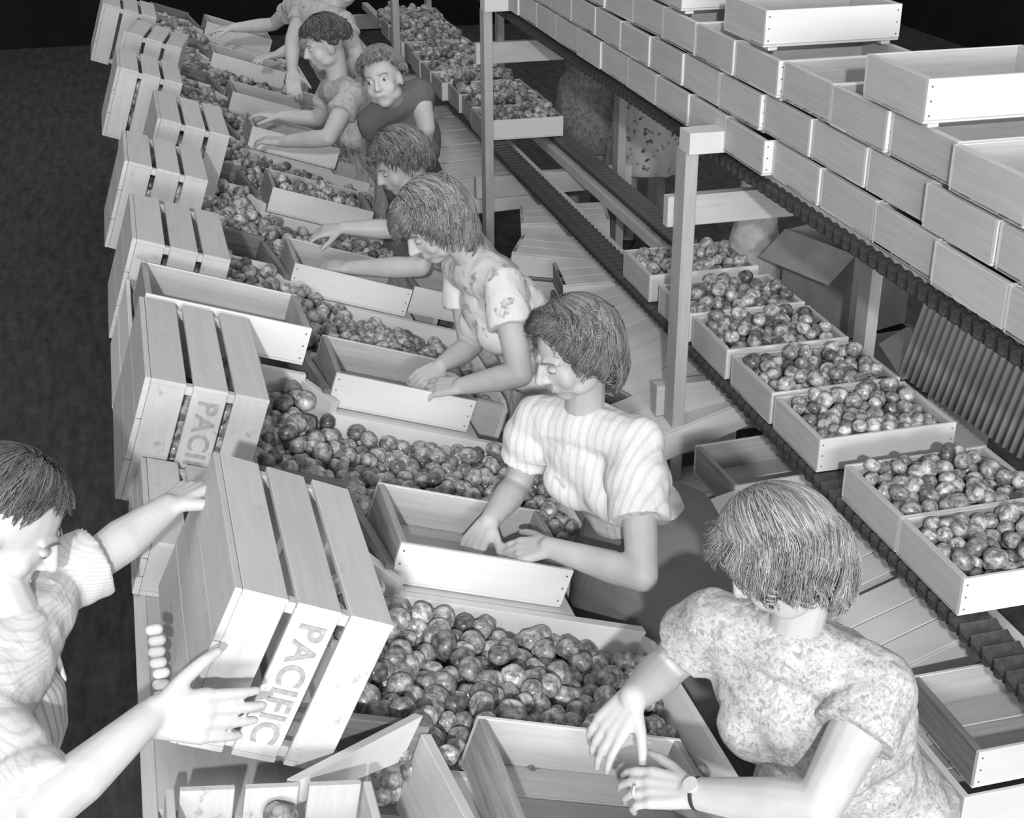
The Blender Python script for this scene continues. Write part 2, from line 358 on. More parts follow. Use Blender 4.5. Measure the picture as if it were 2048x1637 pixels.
# ------------------------------------------------------------------ tomato heaps in the bins
flat = lambda u, y: -.045 + .02 * math.sin(6 * u + 3 * y) + (.03 if u < 0 else 0)
heap(T, -.20, .655, 2.08, 2.70, flat, .0285, True, 'tomato lying in the heap in the nearest sorting bin', 'tomatoes in the nearest bin')
for k in range(1, NST):
    heap(T, -.05, .655, 2.08 + k, 2.70 + k, lambda u, y: flat(u, y) + (.03 if u < .1 else .0) * (k > 1), .0275, False, under=1)
    heap(T, -.33, -.05, 2.13 + k, 2.80 + k, lambda u, y: .0 + .03 * (k > 1), .0275, False, under=1)
heap(T, .06, .46, 5.78, 6.03, lambda u, y: .075, .027, False, under=0)
# ------------------------------------------------------------------ slatted field crates
CA, CB, CH = .285, .50, .315
def crate(M, label, letters=None, missing=(), a=CA, b=CB, h=CH, tops=True, group='slatted field crates'):
    t = thing('field_crate', label, 'crate', M, group)     # origin: bottom front left corner; solid bottom at x=0, open at x=a
    n, gap = 3, .017; sw = (a - .014 - (n - 1) * gap) / n
    for i in range(n):
        x = .014 + sw / 2 + i * (sw + gap)
        for nm, mt, (l, M2) in (('top', 'crate_top', (b, TR(x, b / 2, h - .006) @ RZ(90))), ('base', 'crate_board', (b, TR(x, b / 2, .006) @ RZ(90))),
                            ('front', 'crate_board', (h - .024, TR(x, .006, h / 2) @ RZ(90) @ RY(90) )), ('back', 'crate_board', (h - .024, TR(x, b - .006, h / 2) @ RZ(90) @ RY(90)))):
            if nm in missing: continue
            sl = put('slat', board(l, sw, .011, mt), t, M2)
            if letters and nm == 'front' and i == 1:
                cu = D.curves.new('lettering', 'FONT'); cu.body = 'PACIFIC'; cu.offset = .0012; cu.size = .066; cu.align_x = 'CENTER'; cu.align_y = 'CENTER'; cu.extrude = .0004; cu.space_character = 1.08
                to = D.objects.new('tmp', cu); COL.objects.link(to); dg = bpy.context.evaluated_depsgraph_get()
                me = D.meshes.new_from_object(to.evaluated_get(dg)); D.objects.remove(to); me.materials.clear(); me.materials.append(MATS['stencil_ink'])
                lo = put('lettering', me, sl); lo['label'] = 'faded stencilled word PACIFIC'
                # text x runs down the slat, text up points to +x of the crate
                lo.matrix_basis = M2.inverted() @ frame(V((x, -.0012, h / 2)), V((0, 0, -1)), V((1, 0, 0)), V((0, -1, 0)))
    for i in range(3):
        put('bottom_board', board(b, h / 3 - .002, .013, 'crate_board'), t, TR(.0065, b / 2, h / 6 + i * h / 3) @ RZ(90) @ RX(90))
    for y in (.02, b - .02):
        for z in (.02, h - .02): put('corner_batten', board(a - .02, .022, .022, 'crate_board'), t, TR(a / 2, y, z))
    return t
CR = frame(V((.0, 0, 0)), V((.903, 0, -.429)), V((0, 1, 0)), V((.429, 0, .903)))
crate(TR(.06, 1.984, 1.536) @ CR @ TR(0, 0, -.32), 'slatted crate gripped by the man, its front slat stencilled PACIFIC', True, h=.32)
def bc(u, y, w_, **k): return BENCH @ TR(u, y, w_)
crate(bc(-.625, 2.965, -.001), 'tipped slatted crate directly beyond the one the man holds, front slats faintly lettered', True, b=.52)
crate(bc(-.632, 3.96, -.001), 'slatted crate on its side just beyond the tray propped across the crates', b=.46)
crate(bc(-.64, 4.80, -.001), 'slatted crate third along the bench beyond the propped tray', b=.43)
crate(bc(-.50, 5.57, -.001), 'slatted crate set farther onto the bench, its dark solid bottom showing at left')
crate(bc(-.645, 6.36, -.001), 'dark-topped slatted crate with a tall pale front, second from the far end', b=.44)
crate(bc(-.60, 7.28, -.001) @ RZ(-8), 'dark-topped slatted crate at the far end of the crate row', b=.46)
crate(bc(-.70, 7.95, -.001), 'pale crate at the far end, standing outermost over the floor', b=.46)
# near, upright open crate at the bottom edge
M0 = frame(V((-.095, 1.50, 1.11)), V((.985, 0, -.17)), V((0, 1, 0)), V((.17, 0, .985)))
t = thing('field_crate', 'upright open slatted crate at the bottom edge of the photo, dark inside', 'crate', M0, 'slatted field crates')
for i in range(3):
    x = .05 + i * .105
    for y in (.0, .36): put('slat', board(.28, .088, .011, 'crate_board'), t, TR(x, y, -.0) @ RZ(90) @ RY(90))
for x in (-.01, .315): put('end_board', board(.36, .28, .014, 'crate_board'), t, TR(x, .18, 0) @ RZ(90) @ RX(90))
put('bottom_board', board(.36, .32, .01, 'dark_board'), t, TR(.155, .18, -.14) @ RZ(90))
for x, y, z in ((.13, .33, .05), (.165, .29, .06), (.205, .33, .055), (.17, .33, .10)):
    tomato(M0 @ V((x, y, z)), .03, True, 'tomato inside the upright crate at the bottom edge', 'tomatoes in the upright crate')
# fruit seen through the slats of the tipped crates
for (u, y) in ((-.59, 2.99), (-.60, 3.98), (-.61, 4.82), (-.47, 5.59), (-.62, 6.39)):
    heap(T, u, u + .25, y + .01, y + .40, lambda a, b: .20, .03, False, under=0); heap(lambda a, b, c_: T(a, y + .035, .06 + (b - y) * .45), u, u + .25, y, y + .42, lambda a, b: 0, .028, False, under=0)
# tray propped across the crates
lug(BENCH @ TR(-.385, 3.665, .197) @ RX(-3), 'empty tray propped high across the slatted crates', None, 'tray', True)
lug(BENCH @ TR(-.47, 3.71, .09) @ RZ(90), 'tray lying beneath the propped tray, mostly hidden by a crate', None, 'tray')
lug(BENCH @ TR(-.47, 3.71, -.018) @ RZ(90), 'lowest tray of the pile under the propped tray', None, 'tray')
crate(bc(-.595, 2.56, -.001), 'low slatted crate end seen under the forearm of the man, left of the held crate', b=.38, h=.13, a=.26)
# loose chute board by the upright crate
def pboard(name, label, cat, pts, nrm, th, mat):
    n = V(nrm).normalized(); mb = MB(); k = len(pts); b0 = sum((V(p) for p in pts), V()) / k
    mb.add([V(p) - b0 for p in pts] + [V(p) - b0 - n * th for p in pts], [tuple(range(k)), tuple(range(2 * k - 1, k - 1, -1))] + [(i, i + k, (i + 1) % k + k, (i + 1) % k) for i in range(k)])
    return tag(put(name, mb.mesh(name, mat), None, TR(*b0)), label, cat)

# ------------------------------------------------------------------ conveyor rack
rack = thing('conveyor_rack', 'timber conveyor rack of posts and cross beams carrying two levels of boxes', 'rack', TR(0, 0, 0))
for (y, ztop) in ((4.17, 1.575), (6.88, 1.575), (9.4, 1.575), (11.8, 1.575)):
    for x in (1.702, 2.42): put('post', board(ztop if x < 2 else 1.5, .085, .044, 'post_lumber'), rack, TR(x, y, (ztop if x < 2 else 1.5) / 2) @ RY(90) )
    put('cross_beam', board(.80, .105, .04, 'mid_board'), rack, TR(2.06, y - .065 + .13, 1.352) @ RX(90))
    put('cross_beam', board(.86, .115, .05, 'mid_board'), rack, TR(2.08, y + .07, .655) @ RX(90))
    put('cap_block', board(.15, .07, .09, 'pale_board'), rack, TR(1.752, y - .03, 1.612) @ RX(90))
for x, z in ((1.92, .765), (2.14, .765), (1.93, 1.50), (2.16, 1.50)): put('rail', board(10.2, .05, .05, 'mid_board'), rack, TR(x, 6.9, z) @ RZ(90))
put('side_rail', board(9.6, .045, .03, 'mid_board'), rack, TR(1.855, 6.7, 1.567) @ RZ(90))
def link_mesh(wd):
    mb = MB(); n = 8
    plan = [(wd / 2, -.031), (wd / 2, .031)] + [(-wd / 2 - .012 * math.sin(PI * i / n), .031 - .062 * i / n) for i in range(n + 1)]
    mb.prism(plan, -.006, .006, lambda a, b, h: V((a, b, h + .009 * math.cos(b / .031 * 1.4))))
    mb.capsule((-wd / 2 + .01, -.02, -.012), .008, (wd / 2 - .01, -.02, -.012), .008, 8)
    mb.capsule((-wd / 2 + .004, .0, -.006), .016, (-wd / 2 + .018, .0, -.006), .016, 8)
    return mb.mesh('link', 'chain_metal')
LK = link_mesh(.10)
def chain(label, x, z, y0, y1):
    t = thing('conveyor_chain', label, 'chain', TR(x, y0, z))
    n = int((y1 - y0) / .05)
    for i in range(n): put('link', LK, t, TR(0, i * .05, 0) @ RX(20))
chain('dark scalloped conveyor chain along the left edge of the lower box row', 1.835, .812, 1.9, 9.4)
chain('dark scalloped conveyor chain under the right side of the lower box row', 2.205, .812, 1.9, 9.4)
chain('dark conveyor chain under the left edge of the upper stack of empty boxes', 1.85, 1.575 - .028, 1.9, 8.4)
chain('dark conveyor chain hidden under the right side of the upper stack', 2.19, 1.575 - .028, 1.9, 8.4)
# boxes of tomatoes on the lower level
BX = [(2.655, 0), (2.965, .3), (3.43, 0), (3.765, .4), (4.115, -.3), (4.455, .3), (4.86, -.5)]
blab = ['box of tomatoes nearest the camera on the lower conveyor, cut by the right edge', 'box of tomatoes just behind the nearest one, right of the fair head', 'box of tomatoes with its whole pale front showing, third from the camera',
        'fourth box of tomatoes from the camera on the lower conveyor', 'fifth box of tomatoes from the camera, right of the timber post', 'box of tomatoes crossed by the timber post', 'farthest of the seven near boxes of tomatoes, left of the timber post']
ZB = .832
def boxfill(x, y, z, yaw, single, label, group, r=.027):
    m_ = TR(x, y, z) @ RZ(yaw)
    heap(lambda u, v_, w_: m_ @ V((u, v_, w_)), -LL / 2 + .016, LL / 2 - .016, -LW / 2 + .012, LW / 2 - .012, lambda u, v_: LH - .026 + .014 * math.cos(u * 6) , r, single, label, group, under=2, dens=1.62)
    for _ in range(0): pass
for i, (y, yaw) in enumerate(BX):
    lug(TR(1.795 + LL / 2, y, ZB) @ RZ(yaw), blab[i], 'boxes of tomatoes on the lower conveyor', nails=i < 4, end='mid_board')
    boxfill(1.795 + LL / 2, y, ZB, yaw, i < 1, 'tomato in the %s box on the lower conveyor' % ORD[i], 'tomatoes in the %s box' % ORD[i])
    if i < 3: STB = MB()
FX = [7.345 + i * .322 for i in range(11)]
for i, y in enumerate(FX):
    lug(TR(1.775 + LL / 2 + random.uniform(-.035, .03), y, ZB) @ RZ(random.uniform(-2, 2)), '%s box of tomatoes in the far group on the lower conveyor, beyond the second post' % ORD[i], 'boxes of tomatoes on the lower conveyor', end='end_grain_board')
    boxfill(1.775 + LL / 2, y, ZB, 0, False, None, None, .030)
# upper stack of empty boxes
LAY = ['bottom', 'second', 'third', 'top']
HP = LH + .0125
ZU = 1.585
def upoff(y): return .0 if y > 3.83 else (.020 if y > 2.9 else .006)
for L in range(4):
    y = 2.02 if L < 3 else 2.0
    ys = []
    ph = [.02, .10, .0, -.02][L]
    if L == 3: ys = [(3.095, 0.0), (4.05, .02)] + [(4.70 + i * .318, .01) for i in range(10)]
    else:
        ys = [(2.02 + ph + i * .3165, upoff(2.02 + ph + i * .3165)) for i in range(19)]
    for i, (yy, dx) in enumerate(ys):
        if L == 0: dx = dx - .003
        lug(TR(1.80 + LL / 2 + dx + random.uniform(-.006, .006), yy, ZU + L * HP) @ RZ(random.uniform(-.7, .7)), '%s empty box in the %s layer of the upper stack, counted from the camera' % (ORD[i], LAY[L]), 'empty boxes stacked on the upper conveyor', nails=yy < 4.3, cleats=L > 0, end='mid_board')
# lower row of empty boxes behind the women
def lo(x, y, z, yaw, roll, flip, label, **k):
    M_ = TR(x, y, z) @ RZ(yaw) @ RY(-roll)
    if flip: M_ = M_ @ RX(180) @ TR(0, 0, -LH)
    return lug(M_, label, 'empty boxes under the lower conveyor', **k)
# inverted boxes in a leaning row, then upright ones near the camera
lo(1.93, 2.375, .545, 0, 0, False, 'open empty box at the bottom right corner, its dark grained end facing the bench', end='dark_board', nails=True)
lo(1.90, 2.36, .43, 0, 0, False, 'box under the open one at the bottom right corner', end='mid_board')
lo(1.86, 2.33, .315, 0, 0, False, 'third box down in the stack at the bottom right corner', end='mid_board')
lo(1.80, 2.36, .20, 3, 0, False, 'lowest seen box in the stack at the bottom right corner', end='mid_board')
lo(1.83, 2.81, .50, 10, 10, True, 'upturned empty box beside the elbow side of the fair-haired woman, bottom boards showing')
lo(1.84, 3.17, .50, 12, 9, True, 'upturned empty box just right of the fair head')
lo(1.66, 3.50, .46, 14, 4, True, 'upturned box between the timber post and the fair head')
lo(1.93, 3.82, .49, 3, 0, False, 'upright empty box behind the fair head, its front in shadow', nails=True)
lo(1.90, 3.70, .36, 4, 0, False, 'box under the shadowed upright box behind the fair head')
lo(1.80, 4.30, .50, 14, 8, True, 'upturned empty box nearest beyond the timber post')
lo(1.82, 4.64, .50, 16, 9, True, 'second upturned empty box beyond the timber post, right of the curly head')
lo(1.84, 4.97, .50, 16, 9, True, 'third upturned empty box beyond the timber post')
lo(1.88, 5.30, .50, 10, 6, True, 'fourth upturned empty box beyond the timber post')
lo(1.95, 5.66, .51, -8, 2, True, 'end upturned box of the row, above a tall dark-sided pile')
for i in range(4): lo(1.93 + .012 * i, 5.62, .39 - i * .118, -6, 0, True, '%s box down in the dark-sided pile beyond the floral-dressed woman' % ('first', 'second', 'third', 'fourth')[i])
lo(1.86, 6.05, .50, -26, -2, True, 'skewed upturned box right of the floral-dressed shoulder')
lo(1.80, 6.05, .38, -24, -2, False, 'skewed box beneath the upturned one right of the floral-dressed shoulder')
lo(2.02, 6.55, .50, -14, 2, True, 'upturned empty box seen between the two chains')
for i in range(6): lo(1.83 - .02 * i, 7.15 + .33 * i, .50, -3, 3, True, '%s upturned empty box in the far row left of the second post' % ORD[i])
for i in range(5):
    lo(1.90, 2.85 + .62 * i, .26 - .02 * (i % 2), 6, 0, True, 'box lying under the %s part of the row of upturned boxes' % ('nearest', 'second', 'middle', 'fourth', 'farthest')[i])

# ------------------------------------------------------------------ behind the rack
def pan():
    mb = MB(); n = 120; o = V((2.50, 4.05, .735)); ay = V((0.06, -1, 0)).normalized(); up = V((.20, -.06, .97)).normalized(); nr = ay.cross(up).normalized()
    fr = []; 
    for i in range(n + 1):
        s = i * .0125; d = .008 * math.sin(i * 2.1)
        fr.append((o + ay * s + nr * d, o + ay * s + nr * d + up * .72))
    vs = [p for a, b in fr for p in (a, b)] + [p - nr * .008 for a, b in fr for p in (a, b)]; k = 2 * (n + 1); fs = []
    for i in range(n):
        a = 2 * i; fs += [(a, a + 2, a + 3, a + 1), (k + a, k + a + 1, k + a + 3, k + a + 2), (a, k + a, k + a + 2, a + 2), (a + 1, a + 3, k + a + 3, k + a + 1)]
    fs += [(0, 1, k + 1, k), (k - 2, 2 * k - 2, 2 * k - 1, k - 1)]
    c = V((2.55, 3.4, 1.0)); mb.add([p - c for p in vs], fs)
    t = tag(put('corrugated_panel', mb.mesh('corrugated_panel', 'corrugated_sheet', True), None, TR(*c)), 'ribbed grey sheet standing behind the lower conveyor at the right edge', 'panel')
pan()
def carton(M, lx, ly, lz, label, group=None):
    t = thing('carton', label, 'carton', M, group); th = .006
    for nm, b in (('bottom_panel', (-lx, lx, -ly, ly, 0, th)), ('side_panel', (-lx, -lx + th, -ly, ly, th, lz)), ('side_panel', (lx - th, lx, -ly, ly, th, lz)), ('front_panel', (-lx + th, lx - th, -ly, -ly + th, th, lz)), ('back_panel', (-lx + th, lx - th, ly - th, ly, th, lz))):
        put(nm, MB().box(*b).mesh(nm, 'carton_board'), t)
    for sx in (-1, 1): put('flap', MB().box(-lx * .5, lx * .5, -ly, ly, 0, th, ).mesh('flap', 'carton_board'), t, TR(sx * lx, 0, lz) @ RY(sx * 35) @ TR(sx * lx * .5, 0, 0))
    return t
carton(TR(2.78, 5.0, .56) @ RZ(18), .17, .20, .36, 'open cardboard carton with dark hollow, standing behind the lower conveyor')
carton(TR(2.80, 5.02, 0) @ RZ(6), .20, .22, .545, 'lower cardboard carton carrying the open carton')
carton(TR(2.74, 4.10, .30) @ RZ(-14), .12, .16, .50, 'narrow carton between the rear post and the ribbed sheet')
def sack(M, label):
    mb = MB(); rings = []
    for i in range(9):
        f = i / 8; rx = .15 * (1 - .25 * f ** 3) * (.7 + .3 * math.sin(PI * min(1, f * 1.4 + .15))); ry = .10 * (1 - .7 * f ** 3)
        rings.append([V((rx * math.cos(a) + .004 * math.sin(9 * a + i), ry * math.sin(a), .62 * f)) for a in [2 * PI * k / 24 for k in range(24)]])
    mb.loft(rings); return tag(put('sack', mb.mesh('sack', 'sacking', True), None, M), label, 'sack')
sack(TR(2.50, 5.32, .50) @ RZ(10), 'pale sack standing under the cross beam behind the lower conveyor')
tag(put('bin_chest', MB().box(-.22, .22, -.2, .2, 0, .49).mesh('bin_chest', 'mid_board'), None, TR(2.52, 5.34, 0)), 'plain wooden chest under the pale sack', 'chest')

# loose chute board, bottom centre
pboard('chute_board', 'pale board slanting from the upright crate to the nearest bin', 'board', [T(-.36, 1.87, .10), T(-.36, 1.87, .045), T(-.10, 2.09, .0), T(-.085, 2.10, .10)], (.68, -.70, .1), .02, 'pale_board')
# small woven basket edge between the held crate and the bench side
t = thing('basket', 'narrow pale woven basket edge left of the held crate', 'basket', TR(-.082, 2.12, 1.19))
for i in range(9): put('woven_strand', MB().capsule((-.006, 0, 0), .010, (.006, .0, 0), .010, 10).mesh('woven_strand', 'basket_rim', True), t, TR(.002 * math.sin(i * 2), .004 * i, .012 + i * .0205))

# ------------------------------------------------------------------ people
def remesh(mb, name, mat, voxel, it, disp=0.0, df=9.0):
    me = D.meshes.new('tmp'); me.from_pydata(mb.v, [], mb.f); me.update()
    o = D.objects.new('tmp', me); COL.objects.link(o)
    r = o.modifiers.new('r', 'REMESH'); r.mode = 'VOXEL'; r.voxel_size = voxel
    s = o.modifiers.new('s', 'SMOOTH'); s.factor = .5; s.iterations = it
    dg = bpy.context.evaluated_depsgraph_get(); out = D.meshes.new_from_object(o.evaluated_get(dg))
    D.objects.remove(o); D.meshes.remove(me)
    if disp:
        out.update(); ns = [v.normal.copy() for v in out.vertices]
        for v, n in zip(out.vertices, ns):
            p = v.co; k = noise.noise(V((p.x * df, p.y * df, p.z * df * .35))) + .5 * noise.noise(V((p.x * df * 2.3, p.y * df * 2.3, p.z * df)))
            v.co = p + n * (disp * k)
    out.name = name; out.materials.clear(); out.materials.append(MATS[mat]); out.polygons.foreach_set('use_smooth', [True] * len(out.polygons)); out.update()
    return out
def hand(mb, w_, d, n, right, curl=.5, s=1.0, spread=.0):
    w_ = V(w_); d = V(d).normalized(); n = V(n); n = (n - d * n.dot(d)).normalized(); t = d.cross(n) * (-1 if right else 1)
    tw = -n
    for i in range(4):
        off = (.031 - .0205 * i) * s
        mcp = w_ + d * ((.088 - .004 * abs(i - 1)) * s) + t * off
        mb.capsule(w_ + d * .012 * s + t * off * .55, .0155 * s, mcp, .0125 * s, 10)
        if i < 3: mb.capsule(w_ + d * .05 * s + t * (off - .006 * s), .013 * s, mcp + t * (-.010 * s) - d * .006 * s, .0105 * s, 8)
        ln = [.072, .080, .075, .058][i] * s; p = mcp; dd = (d + t * (.10 - .07 * i + spread * (1.5 - i))).normalized(); a = curl * (.55 + .12 * i)
        for seg, (fr, r0, r1) in enumerate(((.46, .0100, .0092), (.30, .0092, .0084), (.24, .0084, .0070))):
            q_ = Matrix.Rotation(a if seg else a * .6, 3, dd.cross(tw).normalized()); dd = (q_ @ dd).normalized(); tw = (q_ @ tw).normalized()
            p2 = p + dd * (ln * fr); mb.capsule(p, r0 * s, p2, r1 * s, 8); p = p2
        tw = -n
    b = w_ + d * .026 * s + t * .024 * s; dd = (d * .62 + t * .72 - n * .25).normalized()
    for ln, r0, r1 in ((.040, .0150, .0120), (.034, .0118, .0104), (.026, .0104, .0080)):
        p2 = b + dd * ln * s; mb.capsule(b, r0 * s, p2, r1 * s, 9); b = p2; dd = (dd + d * .28 - n * .12).normalized()
def headM(c, f, u):
    f = V(f).normalized(); u = V(u); u = (u - f * u.dot(f)).normalized(); r = f.cross(u)
    return frame(V(c), r, f, u)          # local x right, y forward, z up
def head(mb, M, s=1.0):
    m3 = M.to_3x3()
    def P(x, y, z): return M @ V((x * s, y * s, z * s))
    def E(c, r): mb.ell(P(*c), [k * s for k in r], m3, 20, 14)
    E((0, -.012, .018), (.073, .092, .092)); E((0, .030, -.035), (.060, .062, .080)); E((0, .055, -.088), (.030, .030, .026))
    for sx in (-1, 1):
        E((sx * .034, .056, -.036), (.027, .024, .030)); E((sx * .072, -.004, -.022), (.010, .019, .031)); E((sx * .045, .020, -.072), (.020, .040, .024))
        mb.capsule(P(sx * .012, .083, .022), .007 * s, P(sx * .044, .068, .018), .006 * s, 8)
        mb.capsule(P(sx * .008, .100, -.030), .008 * s, P(sx * .012, .097, -.032), .007 * s, 8)
    mb.capsule(P(0, .086, .012), .0085 * s, P(0, .110, -.026), .0115 * s, 10)
    mb.capsule(P(-.016, .087, -.055), .0075 * s, P(.016, .087, -.055), .0075 * s, 8)
    mb.capsule(P(-.013, .085, -.066), .0078 * s, P(.013, .085, -.066), .0078 * s, 8)
def face_bits(root, M, base, s=1.0, brow='brow_hair', down=True, skinm='skin_fair'):
    Mi = TR(*(-base)) @ M
    for sx in (-1, 1):
        e = put('eye', MB().ell((0, 0, 0), (.0125 * s, .008 * s, .0065 * s), None, 12, 8).mesh('eye', 'eye_white', True), root, Mi @ TR(sx * .031 * s, .0775 * s, .002 * s) @ RZ(-sx * 14))
        put('iris', MB().ell((0, .006 * s, 0), (.0058 * s, .004 * s, .0058 * s), None, 10, 6).mesh('iris', 'eye_iris', True), e)
        if down:
            put('eyelid', MB().ell((0, .0004 * s, .0016 * s), (.0140 * s, .0096 * s, .0078 * s), None, 14, 10).mesh('eyelid', skinm, True), e)
            ls_ = MB()
            for k in range(6):
                xa, xb = (-.0125 + .0042 * k) * s, (-.0125 + .0042 * (k + 1)) * s; ya = lambda x: .0090 * s * math.sqrt(max(0, 1 - (x / (.0145 * s)) ** 2))
                ls_.capsule((xa, ya(xa), -.0036 * s), .0011 * s, (xb, ya(xb), -.0036 * s), .0011 * s, 6)
            put('eyelash', ls_.mesh('eyelash', brow, True), e)
        bm_ = MB()
        for k in range(5): bm_.capsule((sx * (.014 + .007 * k) * s, (.0925 - .0035 * k) * s, (.022 + .0035 * math.sin(k * PI / 5)) * s), .0020 * s, (sx * (.021 + .007 * k) * s, (.089 - .0035 * k) * s, (.022 + .0035 * math.sin((k + 1) * PI / 5)) * s), .0018 * s, 6)
        put('eyebrow', bm_.mesh('eyebrow', brow, True), root, Mi)
    lm = MB().capsule((-.016 * s, .0935 * s, -.0605 * s), .004 * s, (.016 * s, .0935 * s, -.0605 * s), .004 * s, 8); put('lips', lm.mesh('lips', 'lip_skin', True), root, Mi)
def hair(root, M, base, mat, n=900, crown=(0, -.02, 1), front=62, side=100, back=118, curl=.012, cf=3.0, vol=1.0, width=.0030, curl_from=.55, seed=1, bulge=.0, s=1.0, seg=12, rolls=(), part=.55, hang=.0, ragged=9, locks=7, tight=.35, curls=0, cr=.012, cfrom=.55):
    rnd = random.Random(seed); mb = MB(); c = V(crown).normalized(); fw = V((0, 1, 0)); fw = (fw - c * fw.dot(c)).normalized(); rt = fw.cross(c)
    RX_, RY_, RZ_ = .083 * vol * s, .103 * vol * s, .102 * vol * s; ctr = V((0, -.014, .020)) * s
    def tend(ph):
        a = abs((ph + PI) % (2 * PI) - PI); a = math.degrees(a)
        if a < 45: return front
        if a < 85: k = (a - 45) / 40; return front + (side - front) * (k * k * (3 - 2 * k))
        if a < 130: return side + (back - side) * (a - 85) / 45
        return back
    def pt(th, ph, k=1.0):
        d = c * math.cos(th) + (fw * math.cos(ph) + rt * math.sin(ph)) * math.sin(th)
        return ctr + V((d.x * RX_, d.y * RY_, d.z * RZ_)) * k
    nu, nv = 40, 14; vs = []; fs = []
    for j in range(nv + 1):
        for i in range(nu):
            ph = 2 * PI * i / nu; vs.append(pt(R(tend(ph)) * j / nv, ph, .975))
    for j in range(nv):
        for i in range(nu): fs.append((j * nu + i, (j + 1) * nu + i, (j + 1) * nu + (i + 1) % nu, j * nu + (i + 1) % nu))
    mb.add(vs, fs)
    dwn = (M.to_3x3().inverted() @ V((0, 0, -1))).normalized()
    def unit(th, ph): return c * math.cos(th) + (fw * math.cos(ph) + rt * math.sin(ph)) * math.sin(th)
    for _ in range(n):
        ph = rnd.uniform(-PI, PI); te = R(tend(ph) + rnd.uniform(-ragged, ragged * .8)); w0 = rnd.uniform(.7, 1.3) * width; t0 = rnd.random() ** 1.6 * .5
        s0 = part * max(-1, min(1, math.cos(ph) * 1.1 + rnd.uniform(-.45, .45)))
        pc = round(ph * locks) / locks; pe = pc + (ph - pc) * tight + rnd.uniform(-.02, .02); lk = random.Random(int(pc * 1000) + seed + (7777 if rnd.random() < .35 else 0)); te += R(lk.uniform(-7, 7)); lph = lk.uniform(0, 6.28); lf = lk.uniform(.8, 1.25); fr_ = .25 + .75 * (1 - math.cos(ph)) / 2
        da = (c * math.cos(s0) + fw * math.sin(s0)).normalized(); db_ = unit(te, pe); om = max(.05, da.angle(db_))
        k0 = 1.0 + rnd.uniform(-.01, .045); pha = lph + rnd.uniform(-.35, .35); rings = []
        for i in range(seg + 1):
            f = i / seg; ff = t0 * (1 - f) + f
            g = max(0, (f - curl_from) / (1 - curl_from)); aa = pha + f * cf * lf * 2 * PI
            d_ = (da * math.sin((1 - ff) * om) + db_ * math.sin(ff * om)) / math.sin(om); p = ctr + V((d_.x * RX_, d_.y * RY_, d_.z * RZ_)) * (k0 + bulge * g * fr_); dn = (p - ctr).normalized(); tg = dn.cross(c); tg = tg.normalized() if tg.length > 1e-4 else rt
            p = p + (tg * math.sin(aa) + dn * (.5 + .5 * math.cos(aa))) * (curl * s * g)
            if hang: p = p + dwn * (hang * g * g * s * max(0, -math.cos(ph) * .5 + .6))
            ww = w0 * s * (1 - .55 * f * f); rings.append([p + tg * ww, p + dn * ww * .7, p - tg * ww])
        b = len(mb.v); mb.v += [tuple(x) for r_ in rings for x in r_]
        for i in range(seg):
            for e in range(3): mb.f.append((b + i * 3 + e, b + i * 3 + (e + 1) % 3, b + i * 3 + 3 + (e + 1) % 3, b + i * 3 + 3 + e))
    for _ in range(curls):                           # loose curls of hair over the lower half
        ph = rnd.uniform(-PI, PI); fr_ = .25 + .75 * (1 - math.cos(ph)) / 2; te = R(tend(ph)); ff = cfrom + (1.06 - cfrom) * rnd.random() ** .8
        if math.cos(ph) > .55: ff = rnd.uniform(.80, 1.0)
        d_ = unit(te * ff, ph); g = max(0, (ff - curl_from) / (1 - curl_from))
        p0 = ctr + V((d_.x * RX_, d_.y * RY_, d_.z * RZ_)) * (1.0 + bulge * g * fr_) + dwn * (hang * g * g * s * max(0, -math.cos(ph) * .5 + .6))
        dn = (p0 - ctr).normalized(); tg = dn.cross(c).normalized(); vt = tg.cross(dn); ax = (tg * rnd.uniform(.4, 1) + dn * rnd.uniform(.1, .9) + vt * rnd.uniform(-.6, .6)).normalized()
        a_ = ax.orthogonal().normalized(); b_ = ax.cross(a_); r0 = cr * rnd.uniform(.6, 1.25) * s
        for k in range(11):
            rad = r0 * rnd.uniform(.45, 1.05); off = rnd.uniform(-.7, .7) * r0; st = rnd.uniform(0, 6.28); rings = []
            for i in range(10):
                an = st + i * .52; o_ = a_ * math.cos(an) + b_ * math.sin(an); p = p0 + o_ * (rad * (1 - .03 * i)) + ax * (off + i * .0004); ww = width * s * 1.1
                rings.append([p + ax * ww, p + o_ * ww * .8, p - ax * ww])
            b = len(mb.v); mb.v += [tuple(x) for r_ in rings for x in r_]
            for i in range(9):
                for e in range(3): mb.f.append((b + i * 3 + e, b + i * 3 + (e + 1) % 3, b + i * 3 + 3 + (e + 1) % 3, b + i * 3 + 3 + e))
    return put('hair', mb.mesh('hair', mat, True), root, TR(*(-base)) @ M)
